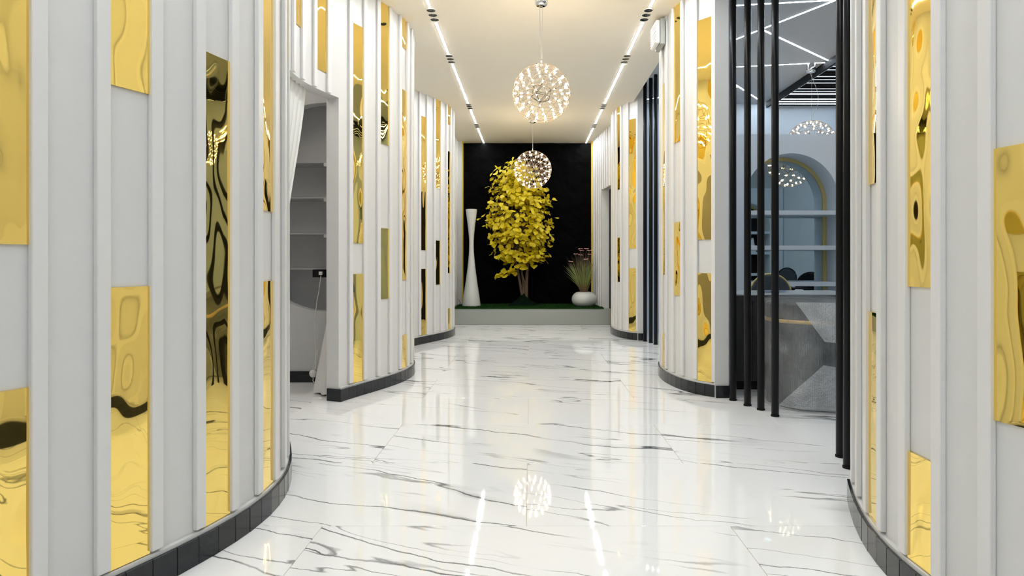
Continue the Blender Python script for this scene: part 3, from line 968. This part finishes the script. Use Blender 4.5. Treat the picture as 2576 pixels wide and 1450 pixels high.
o = thing('grass_pot', 'white squat round pot with tall flowering grasses on the turf', 'potted plant', (0.905, 11.12, 0.276))
cc = catmull([(.10, 0), (.155, .012), (.198, .06), (.210, .115), (.195, .175), (.15, .222), (.10, .240), (.085, .236), (.08, .22)], 6)
MB().lathe([(0, 0)] + cc + [(0, .215)], 40).build('pot', M['lampwhite'], o)
mb = MB()
for i in range(420):
    a = random.uniform(0, 2 * PI); r0 = .06 * random.random() ** .5
    lean = random.random() ** 0.8 * 0.34; h = random.uniform(.38, .68) * (1 - .45 * lean); d = Vector((math.cos(a), math.sin(a) * .7, 0))
    wv = Vector((-d.y, d.x, 0)) * random.uniform(.0025, .0045)
    if random.random() < .5: wv = Vector((random.uniform(.003, .0045), 0, 0))
    if d.x > 0: lean *= 1 - .55 * d.x
    base = Vector((d.x * r0, d.y * r0, .215)); P = []
    for k in range(5):
        t = k / 4
        P.append(base + d * lean * (t ** 1.5) + Vector((0, 0, h * (t - .12 * lean * t * t * 3))))
    vs = []
    for k, p in enumerate(P):
        s = 1 - (k / 4) ** 2
        vs += [p - wv * s, p + wv * s]
    mb.add(vs, [(2 * k, 2 * k + 1, 2 * k + 3, 2 * k + 2) for k in range(4)], True)
bl = mb.build('grass_blades', M['blade'], o); bl['kind'] = 'stuff'
mb = MB()
for i in range(160):   # wispy dry seed stalks
    a = random.uniform(0, 2 * PI); d = Vector((math.cos(a), math.sin(a) * .7, 0)); lean = random.uniform(.05, .33) * (.7 if d.x > 0 else 1); h = random.uniform(.54, .78) - lean * .4
    P = [Vector((0, 0, .22)) + d * lean * (t ** 1.4) + Vector((0, 0, h * t)) for t in (0, .35, .7, 1)]
    mb.tube(P, [.0016, .0014, .0011, .0006], 3, cap=False)
bl = mb.build('seed_stalks', M['stem'], o); bl['kind'] = 'stuff'
fl = [(-.076, .963), (.028, .967), (-.045, .936), (.075, .936), (-.155, .877), (.085, .873), (.022, .79), (-.233, .754), (-.066, .862)]
for i, (fx, fz) in enumerate(fl):
    fy = -0.16 + .03 * (i % 3)
    st = MB().tube([(fx * .1, fy * .2, .22), (fx * .6, fy * .7, .22 + (fz - .22) * .6), (fx, fy, fz)], .0022, 4).build('flower_stem', M['stem'], o)
    mb = MB()
    for k in range(9):
        a = 2 * PI * k / 9 + i
        L_ = random.uniform(.036, .055); c, s_ = math.cos(a), math.sin(a)
        t = Vector((c, s_, random.uniform(-.1, .35))).normalized(); wv = Vector((-s_, c, 0)) * .013
        p0 = Vector((fx, fy, fz)); p1 = p0 + t * L_ * .6; p2 = p0 + t * L_
        mb.add([p0, p1 - wv, p2, p1 + wv, p1 + Vector((0, 0, .006))], [(0, 1, 4), (1, 2, 4), (2, 3, 4), (3, 0, 4)])
    mb.build('flower', M['flower'], st)

# ------------------------------------------------------------------ yellow tree
tree = thing('yellow_tree', 'artificial tree with bright yellow fan leaves before the black wall', 'tree', (-0.125, 11.28, 0.276))
TB = Vector((-0.125, 11.28, 0.276))
mb = MB()
vs = []; nr_, na_ = 10, 40
for j in range(nr_ + 1):
    t = j / nr_; r = .02 + .27 * t
    for i in range(na_):
        a = 2 * PI * i / na_
        rr = r * (1 + .16 * math.sin(5 * a + 1) * t)
        vs.append((rr * math.cos(a), rr * math.sin(a) * .75, .20 * (1 - t) ** 1.7 + .004))
mb.add(vs, [(j * na_ + i, j * na_ + (i + 1) % na_, (j + 1) * na_ + (i + 1) % na_, (j + 1) * na_ + i) for j in range(nr_) for i in range(na_)][::-1], True)
mb.build('root_mound', M['moundgreen'], tree)
twigs = MB()
def limb(pts, r0, r1, name=None):
    n = len(pts)
    cx = catmull([(p[0], p[2]) for p in pts], 5); cy = catmull([(p[1], p[2]) for p in pts], 5)
    P = [(a[0], b[0], a[1]) for a, b in zip(cx, cy)]
    rs = [r0 + (r1 - r0) * i / (len(P) - 1) for i in range(len(P))]
    if name: MB().tube(P, rs, 8).build(name, M['bark'], tree)
    else: twigs.tube(P, rs, 5)
    return [Vector(p) for p in P]
stems = []
stems.append(limb([(0.0, 0, .10), (-.04, .0, .28), (-.10, -.02, .62), (-.16, -.04, .95), (-.22, -.05, 1.4), (-.28, -.05, 1.9)], .030, .008, 'stem'))
stems.append(limb([(0.005, 0, .10), (0.0, .02, .35), (-.03, .03, .62), (0.01, .05, .9), (-.06, .06, 1.4), (-.10, .03, 2.1)], .024, .008, 'stem'))
stems.append(limb([(.05, 0, .05), (.055, .0, .4), (.075, -.02, .75), (.085, -.02, 1.1), (.10, -.02, 1.6), (.16, 0, 2.1)], .034, .009, 'stem'))
stems.append(limb([(.05, 0, .2), (.03, -.01, .35), (-.02, -.03, .55), (-.035, -.03, .75), (.0, -.06, 1.2), (.02, -.05, 1.8), (-.12, 0, 2.35)], .018, .006, 'stem'))
# crown envelope: half width of the crown at each height above the plinth, and its centre
ENV = [(.60, -.02, .02), (.70, -.06, .30), (.80, -.08, .44), (.92, -.065, .56), (1.1, -.06, .63), (1.35, -.055, .66), (1.6, -.06, .66), (1.75, -.05, .63), (1.9, -.06, .55), (2.05, -.09, .50), (2.25, -.10, .42), (2.4, -.10, .30), (2.52, -.08, .12)]
def env(z):
    for a, b in zip(ENV, ENV[1:]):
        if a[0] <= z <= b[0]:
            t = (z - a[0]) / (b[0] - a[0]); return a[1] + (b[1] - a[1]) * t, a[2] + (b[2] - a[2]) * t
    return 0, 0
tips = []
for i in range(195):
    z = random.uniform(.78, 2.44); cx, hw = env(z)
    a = random.uniform(0, 2 * PI)
    if math.sin(a) > .5 and random.random() < .5: a = -a
    rr = hw * random.choice((random.uniform(.80, .95), random.uniform(.45, .92)))
    tip = Vector((cx + rr * math.cos(a), max(-.5, min(.27, rr * .72 * math.sin(a))), z))
    st = random.choice(stems)
    cand = [q for q in st if q.z < z - .08 and q.z > .6] or [st[len(st) // 2]]
    q = cand[-1] if random.random() < .5 else random.choice(cand)
    mid = q.lerp(tip, .55) + Vector((0, 0, .05))
    P = limb([tuple(q), tuple(mid), tuple(tip)], .006, .002)
    tips.append((q, mid, tip))
# the low spray of leaves reaching out to the left
low = limb([(-.10, -.05, .62), (-.22, -.10, .60), (-.34, -.14, .55), (-.43, -.17, .50)], .005, .002)
tw = twigs.build('twigs', M['bark'], tree); tw['kind'] = 'stuff'

def leaf_verts(scale, bend):
    """a fan leaf: narrow at the stalk, wide with a notched wavy rim, slightly cupped"""
    pts = [(0, 0), (.020, .018), (.052, .040), (.064, .068), (.050, .092), (.030, .088), (.010, .098), (0, .080),
           (-.010, .098), (-.030, .090), (-.050, .094), (-.064, .066), (-.052, .040), (-.020, .018)]
    V = [Vector((0, .052, -.004 * bend))] + [Vector((x, y, bend * (abs(x) * .35 - y * y * 1.6))) for x, y in pts]
    return [v * scale for v in V], [(0, i, i + 1) for i in range(1, 14)] + [(0, 14, 1)]
leaf_meshes = []
for bnd in (-.8, 0.5, 1.2, 2.0):
    v, f = leaf_verts(1.0, bnd)
    leaf_meshes.append(MB().add(v, f, True).mesh('leaf', M['leaf']))
leaves = []
def place_leaf(p, out):
    n = (out * random.uniform(.5, 1.1) + Vector((random.uniform(-.8, .8), -random.uniform(-.2, .8), random.uniform(.2, 1.7)))).normalized()
    yv = Vector((random.uniform(-1, 1), random.uniform(-.6, .3), random.uniform(-1.0, .45)))
    yv = (yv - n * yv.dot(n)).normalized()
    xv = yv.cross(n)
    m = Matrix((xv, yv, n)).transposed().to_4x4()
    s = random.uniform(.68, .98)
    leaves.append((p, m, s))
for q, mid, tip in tips:
    d = (tip - Vector((-.06, 0, tip.z))).normalized()
    for k in range(random.randint(7, 9)):
        t = random.uniform(.35, 1.04)
        p = mid.lerp(tip, (t - .35) / .65) + Vector((random.gauss(0, .045), random.gauss(0, .04), random.gauss(0, .045)))
        p.y = max(-.58, min(.27, p.y))
        place_leaf(p, d)
for k in range(26):
    p = low[int(len(low) * .25) + k % int(len(low) * .74)] + Vector((random.gauss(0, .012), random.gauss(0, .02), random.gauss(0, .018)))
    place_leaf(p, Vector((-.3, -.6, .6)))
for k in range(16):
    p = Vector((random.gauss(-.03, .07), random.uniform(-.22, -.05), random.uniform(.62, .82)))
    place_leaf(p, Vector((0, -.6, .3)))
leaves.sort(key=lambda l: l[0].y)
for i, (p, m, s) in enumerate(leaves[:300]):
    lo_ = link('leaf', leaf_meshes[i % 4], tree)
    lo_.matrix_local = Matrix.Translation(p) @ m @ Matrix.Scale(s, 4)
mb = MB()
for p, m, s in leaves[300:]:
    v, f = leaf_verts(s, random.uniform(-.5, 2))
    mb.add([p + (m @ q) for q in v], f, True)
fo = mb.build('foliage', M['leaf'], tree); fo['kind'] = 'stuff'

# ------------------------------------------------------------------ side room: partition with arch
AX, AR = 2.785, 0.50
AZ = 1.69
arch = [(AX + AR * math.cos(PI * i / 40), AZ + AR * math.sin(PI * i / 40)) for i in range(41)] + [(AX - AR, 0.45), (AX - AR * .5, .45), (AX, .45), (AX + AR * .5, .45), (AX + AR, 0.45)]
PY, PT = 7.0, 0.30
wp = plate_with_hole(2.08, 4.61, 0, 2.395, arch, AX, 1.4, PY, PY + PT).build('wall_right_room_partition', M['room'])
tag(wp, 'pale blue-grey partition with arched shelf opening in the side room', 'wall', kind='structure')
for z in (0.77, 1.16, 1.535):
    MB().box(AX - AR + .002, AX + AR - .002, PY + .0, PY + PT - .02, z, z + .045).build('shelf', M['room'], wp)
MB().box(AX - AR - .02, AX + AR + .02, PY + PT + .001, PY + PT + .02, .43, 2.25).build('mirror', M['mirror'], wp)
mb = MB(); vs = []; ar = arch[:41] + [arch[41]]; ar = [arch[-1]] + arch[:41] + [arch[41]]
for x, z in ar:
    dx, dz = x - AX, max(0, z - AZ); L_ = math.hypot(dx, dz)
    ix, iz = dx / L_, dz / L_
    vs += [(x - ix * .002, PY + PT - .018, z - iz * .002), (x - ix * .036, PY + PT - .018, z - iz * .036), (x - ix * .036, PY + PT, z - iz * .036), (x - ix * .002, PY + PT, z - iz * .002)]
mb.add(vs, [(4 * i + a, 4 * i + (a + 1) % 4, 4 * i + 4 + (a + 1) % 4, 4 * i + 4 + a) for i in range(len(ar) - 1) for a in range(4)])
mb.build('gold_rim', M['goldpaint'], wp)

# the wall opposite the mirror: same partition, same arch with dark shelves (seen only in the mirror)
hx, hr = 3.96, 0.41
an = [(hx + hr * math.cos(PI * i / 28), 1.69 + hr * math.sin(PI * i / 28)) for i in range(29)] + [(hx - hr, .45), (hx, .45), (hx + hr, .45)]
FY = 2.62
ns = plate_with_hole(1.95, 4.61, 0, 2.37, an, hx, 1.3, FY - .30, FY).build('wall_right_room_near', M['room'])
tag(ns, 'pale blue-grey partition with dark arched shelves, seen in the arch mirror', 'wall', kind='structure')
MB().box(hx - hr - .02, hx + hr + .02, FY - .32, FY - .301, .43, 2.15).build('niche_back', M['blackmatte'], ns)
for z in (.77, 1.16, 1.535): MB().box(hx - hr + .002, hx + hr - .002, FY - .29, FY + .002, z, z + .045).build('shelf', M['room'], ns)
mb = MB(); vs = []
ar = [an[-1]] + an[:29] + [an[29]]
for x, z in ar:
    dx, dz = x - hx, max(0, z - 1.69); L_ = math.hypot(dx, dz); ix, iz = dx / L_, dz / L_
    vs += [(x - ix * .002, FY - .29, z - iz * .002), (x - ix * .036, FY - .29, z - iz * .036), (x - ix * .036, FY - .27, z - iz * .036), (x - ix * .002, FY - .27, z - iz * .002)]
mb.add(vs, [(4 * i + a, 4 * i + 4 + a, 4 * i + 4 + (a + 1) % 4, 4 * i + (a + 1) % 4) for i in range(len(ar) - 1) for a in range(4)])
mb.build('gold_rim', M['goldpaint'], ns)
o = thing('plastic_bag', 'clear whitish plastic bag on dark arched shelves, seen in the arch mirror', 'bag', (4.10, FY - .14, 1.205))
mb = MB(); vs = []
for j in range(7):
    t = j / 6; r = .06 * (1 - .75 * t ** 1.5)
    for i in range(12):
        a = 2 * PI * i / 12; k = 1 + .2 * math.sin(3 * a + j)
        vs.append((r * k * math.cos(a), r * k * math.sin(a) * .7, .26 * t))
mb.add(vs, [(j * 12 + i, j * 12 + (i + 1) % 12, (j + 1) * 12 + (i + 1) % 12, (j + 1) * 12 + i) for j in range(6) for i in range(12)], True)
mb.build('film', M['sheet'], o)

# louvre ceiling panel of the side room
lv = thing('ceiling_louvre', 'black slatted ceiling panel with thin light lines in side room', 'ceiling panel', (0, 0, 0))
X0, X1, Y0, Y1 = 3.46, 4.61, 6.2, 9.56
MB().box(X0 + .02, X1, Y0, Y1, RCEIL - .006, RCEIL - .001).build('backing', M['blackmatte'], lv)
sl_me = box_mesh('slat', M['blackmatte'], X1 - X0 - .03, .035, .06, .003, 1)
k = 0; y = Y1 - .05
while y > Y0:
    link('slat', sl_me, lv, ((X0 + X1) / 2 + .01, y, RCEIL - .066)); y -= .085
MB().box(X0 - .03, X0, Y0, Y1, RCEIL - .085, RCEIL - .001).build('frame', M['blackmatte'], lv)
MB().box(X0, X0 + .012, Y0, Y1, RCEIL - .082, RCEIL - .06).build('frame_edge', M['chrome'], lv)
for yy_, dim in ((9.40, 0), (9.26, 0), (9.12, 0), (8.84, 0), (8.71, 1), (8.57, 1), (8.29, 1), (8.14, 1), (8.00, 1), (7.72, 1), (7.58, 1), (7.44, 1), (7.1, 1), (6.8, 1)):
    MB().box(X0 + .01, X1 - .02, yy_ - .008, yy_ + .008, RCEIL - .072, RCEIL - .066).build('light_strip', M['roomled_dim'] if dim else M['roomled_mid'], lv, (0, 0, 0))

# zigzag light lines of the side room
for i, (a, b, lab) in enumerate([((1.70, 5.97), (2.72, 5.82), 'white light line on side-room ceiling, topmost one'),
                  ((2.08 - .12, 6.97 + .22), (2.71, 5.82), 'slanting white light line meeting the topmost line on side-room ceiling'),
                  ((2.30, 6.55), (3.44, 7.58), 'white light line slanting down to the louvre edge, side-room ceiling'),
                  ((1.75, 7.95), (3.44, 7.66), 'nearly level white light line ending at louvre edge, side-room ceiling'),
                  ((2.35, 8.15), (3.42, 9.62), 'white light line slanting to the far corner of black louvre panel'),
                  ((1.62, 9.42), (2.77, 8.72), 'short faint white light line at far left of side-room ceiling'),
                  ((2.9, 5.70), (4.45, 4.60), 'white light line of side room out of frame, far one'),
                  ((4.40, 4.45), (2.1, 3.6), 'white light line of side room out of frame, near one')]):
    strip(a[0], a[1], b[0], b[1], RCEIL, 0.020, M['roomled'], lab, group='zigzag light lines')

# ------------------------------------------------------------------ side room furniture
d = thing('reception_desk', 'dark wood-grain desk with pale stone top behind the poles', 'desk', (0.01, 0.05, 0))
pk = box_mesh('plank', M['darkwood'], 0.165, 0.02, 0.655, 0.002, 1)
for i in range(6): link('plank', pk, d, (1.705 + .168 * i, 5.27, 0.065))
MB().box(1.62, 2.64, 5.26, 5.28, 0.0, .062).build('plinth_board', M['blackmatte'], d)
bevel(MB().box(1.56, 2.70, 5.22, 5.90, 0.762, 0.775).build('desk_top', M['desktop'], d), .004)
MB().box(1.60, 2.66, 5.245, 5.88, 0.715, 0.762).build('top_edge', M['darkwood'], d)
MB().box(2.62, 2.64, 5.28, 5.86, 0.0, .715).build('end_panel', M['darkwood'], d)
MB().box(1.62, 2.62, 5.84, 5.86, 0.0, .715).build('rear_panel', M['blackmatte'], d)
MB().box(1.63, 2.0, 5.29, 5.84, 0.36, .38).build('shelf', M['darkwood'], d)
MB().box(1.99, 2.01, 5.29, 5.84, 0.0, .715).build('divider', M['blackmatte'], d)
o = thing('blue_film', 'crumpled blue plastic film lying on the desk top', 'film', (2.06, 5.55, .776))
mb = MB(); vs = []
for j in range(6):
    for i in range(10):
        vs.append((-.11 + .22 * i / 9, -.05 + .1 * j / 5, .006 + .012 * abs(mnoise.noise(Vector((i * .7, j * .9, 2))))))
mb.add(vs, [(j * 10 + i, j * 10 + i + 1, (j + 1) * 10 + i + 1, (j + 1) * 10 + i) for j in range(5) for i in range(9)], True)
mb.build('sheet', M['bluefilm'], o)

# wrapped round pedestal
t = thing('wrapped_pedestal', 'round charcoal pedestal with gold band under loose bubble wrap', 'pedestal', (2.09, 4.83, 0))
TR, TH = 0.342, 0.74
mb = MB(); vs = []; ns_ = 96
prof = [(0, 0.0), (TR - .01, 0.0), (TR, .01), (TR, TH - .012), (TR - .012, TH), (0, TH)]
for r, z in prof:
    for k in range(ns_):
        a = 2 * PI * k / ns_
        rr = r - (.004 if k % 3 == 0 and r > .3 else 0)
        vs.append((rr * math.cos(a), rr * math.sin(a), z))
mb.add(vs, [(i * ns_ + k, i * ns_ + (k + 1) % ns_, (i + 1) * ns_ + (k + 1) % ns_, (i + 1) * ns_ + k) for i in range(5) for k in range(ns_)])
mb.build('body', M['tub'], t)
MB().lathe([(TR - .002, .600), (TR + .005, .600), (TR + .005, .625), (TR - .002, .625)], 64).build('gold_band', M['amber'], t)
a = math.radians(-84)
MB().box(-.011, .011, -.004, .006, 0.30, .60).build('gold_strip', M['amber'], t, (math.cos(a) * TR, math.sin(a) * TR, 0), a + PI / 2)
# bubble wrap skin
mb = MB(); vs = []; nu, nz = 120, 44
for j in range(nz + 1):
    z = .006 + (TH + .02) * j / nz
    for k in range(nu):
        a = 2 * PI * k / nu
        w_ = mnoise.fractal(Vector((math.cos(a) * 2.2, math.sin(a) * 2.2, z * 1.6)), 1, 2, 4)
        r = TR + .016 + .022 * (w_ + .3) + .03 * max(0, .16 - z) / .16
        vs.append((r * math.cos(a), r * math.sin(a), z))
top0 = len(vs)
for q, (rf, zz) in enumerate(((.93, .035), (.7, .045), (.4, .04), (.05, .042))):
    for k in range(nu):
        a = 2 * PI * k / nu
        w_ = mnoise.noise(Vector((math.cos(a) * 3 * rf, math.sin(a) * 3 * rf, 4.0))) * .012
        vs.append((TR * rf * math.cos(a), TR * rf * math.sin(a), TH + zz * .7 + w_))
mb.add(vs, [(i * nu + k, i * nu + (k + 1) % nu, (i + 1) * nu + (k + 1) % nu, (i + 1) * nu + k) for i in range(nz + 4) for k in range(nu)], True)
mb.build('bubble_wrap', M['bubble'], t)
# loose flap hanging over the front right, and a crumpled skirt at the foot
def flap(name, corner_fn, off, nu=22, nv=22):
    mb = MB(); vs = []
    for j in range(nv + 1):
        for i in range(nu + 1):
            a, z = corner_fn(i / nu, j / nv)
            w_ = mnoise.fractal(Vector((a * 4, z * 5, off)), 1, 2, 4) * .018
            r = TR + .042 + off * .01 + w_
            vs.append((r * math.cos(a), r * math.sin(a), z))
    mb.add(vs, [(j * (nu + 1) + i, j * (nu + 1) + i + 1, (j + 1) * (nu + 1) + i + 1, (j + 1) * (nu + 1) + i) for j in range(nv) for i in range(nu)], True)
    return mb.build(name, M['bubble2'], t)
def q4(p00, p10, p01, p11):
    def f(u, v):
        a = (p00[0] * (1 - u) + p10[0] * u) * (1 - v) + (p01[0] * (1 - u) + p11[0] * u) * v
        z = (p00[1] * (1 - u) + p10[1] * u) * (1 - v) + (p01[1] * (1 - u) + p11[1] * u) * v
        return math.radians(a), z
    return f
flap('wrap_flap', q4((-131, .755), (-20, .765), (-104, .49), (-20, .44)), 0.6)
flap('wrap_skirt', q4((-128, .03), (-30, .03), (-108, .10), (-40, .42)), 1.0)
flap('wrap_skirt', q4((-150, .02), (-50, .015), (-105, .33), (-70, .30)), 0.3)

def round_chair(label, x, y, z_top, wid, rot, mat, rim):
    c = thing('round_back_chair', label, 'chair', (x, y, 0), rot, 'round-backed chairs')
    r = wid / 2
    # disc backrest standing upright, facing +y
    def disc(rad, th, inner=0.0):
        mb = MB(); vs = []; n = 36
        for k in range(n):
            a = 2 * PI * k / n
            vs.append((rad * math.cos(a), -th / 2, rad * math.sin(a)))
        for k in range(n):
            a = 2 * PI * k / n
            vs.append((rad * math.cos(a), th / 2, rad * math.sin(a)))
        mb.add(vs, [(k, (k + 1) % n, n + (k + 1) % n, n + k) for k in range(n)] + [tuple(range(n))[::-1], tuple(range(n, 2 * n))])
        return mb
    b = disc(r - .01, .04).build('backrest', mat, c, (0, 0, z_top - r)); bevel(b, .012, 2)
    ring = [((r) * math.cos(2 * PI * k / 40), 0, (r) * math.sin(2 * PI * k / 40)) for k in range(41)]
    MB().tube(ring, .010, 6, cap=False).build('rim', rim, c, (0, 0, z_top - r))
    MB().lathe([(0, 0), (r * .92, 0), (r, .02), (r, .06), (r * .9, .075), (0, .08)], 32).build('seat', mat, c, (0, .20, .42))
    for sx in (-1, 1):
        for sy in (-1, 1):
            MB().tube([(sx * r * .6, .2 + sy * r * .6, .42), (sx * r * .85, .2 + sy * r * .85, 0)], .011, 8).build('leg', rim, c)
    MB().tube([(0, 0, z_top - 2 * r + .01), (0, .03, .42)], .012, 8).build('back_support', rim, c)
round_chair('grey round-backed chair with gold rim just behind the desk', 2.32, 6.35, 0.915, 0.40, 0, M['chairgrey'], M['goldpaint'])
round_chair('grey round-backed chair mirrored left in the arch above the desk', 4.20, 3.85, 0.925, 0.31, PI, M['chairgrey'], M['blackmatte'])
round_chair('black round-backed chair mirrored right in the arch above the desk', 4.08, 5.05, 0.875, 0.44, PI, M['blackmatte'], M['blackmatte'])
tb = thing('side_table', 'dark narrow table behind the desk with plastic sheet on it', 'table', (2.98, 6.55, 0))
bevel(MB().box(-.40, .40, -.2, .2, .68, .71).build('table_top', M['blackmatte'], tb), .004)
for sx in (-1, 1):
    for sy in (-1, 1): MB().tube([(sx * .36, sy * .17, 0), (sx * .36, sy * .17, .68)], .014, 8).build('leg', M['blackmatte'], tb)
o = thing('plastic_sheet', 'crumpled white plastic sheet on the dark table behind desk', 'sheet', (2.72, 6.52, .71))
mb = MB(); vs = []
for j in range(9):
    for i in range(14):
        ed = min(i, 13 - i, j, 8 - j) / 4
        vs.append((-.16 + .32 * i / 13, -.12 + .24 * j / 8, .004 + min(1, ed) * (.03 + .035 * mnoise.noise(Vector((i * .5, j * .6, 7))))))
mb.add(vs, [(j * 14 + i, j * 14 + i + 1, (j + 1) * 14 + i + 1, (j + 1) * 14 + i) for j in range(8) for i in range(13)], True)
mb.build('sheet', M['sheet'], o)
rb_ = MB().box(1.58, 1.60, 5.2, 6.3, 0, .095).build('baseboard_right_room', M['basetile'])
tag(rb_, 'black skirting on the room side of the middle right wall', 'baseboard', kind='structure')
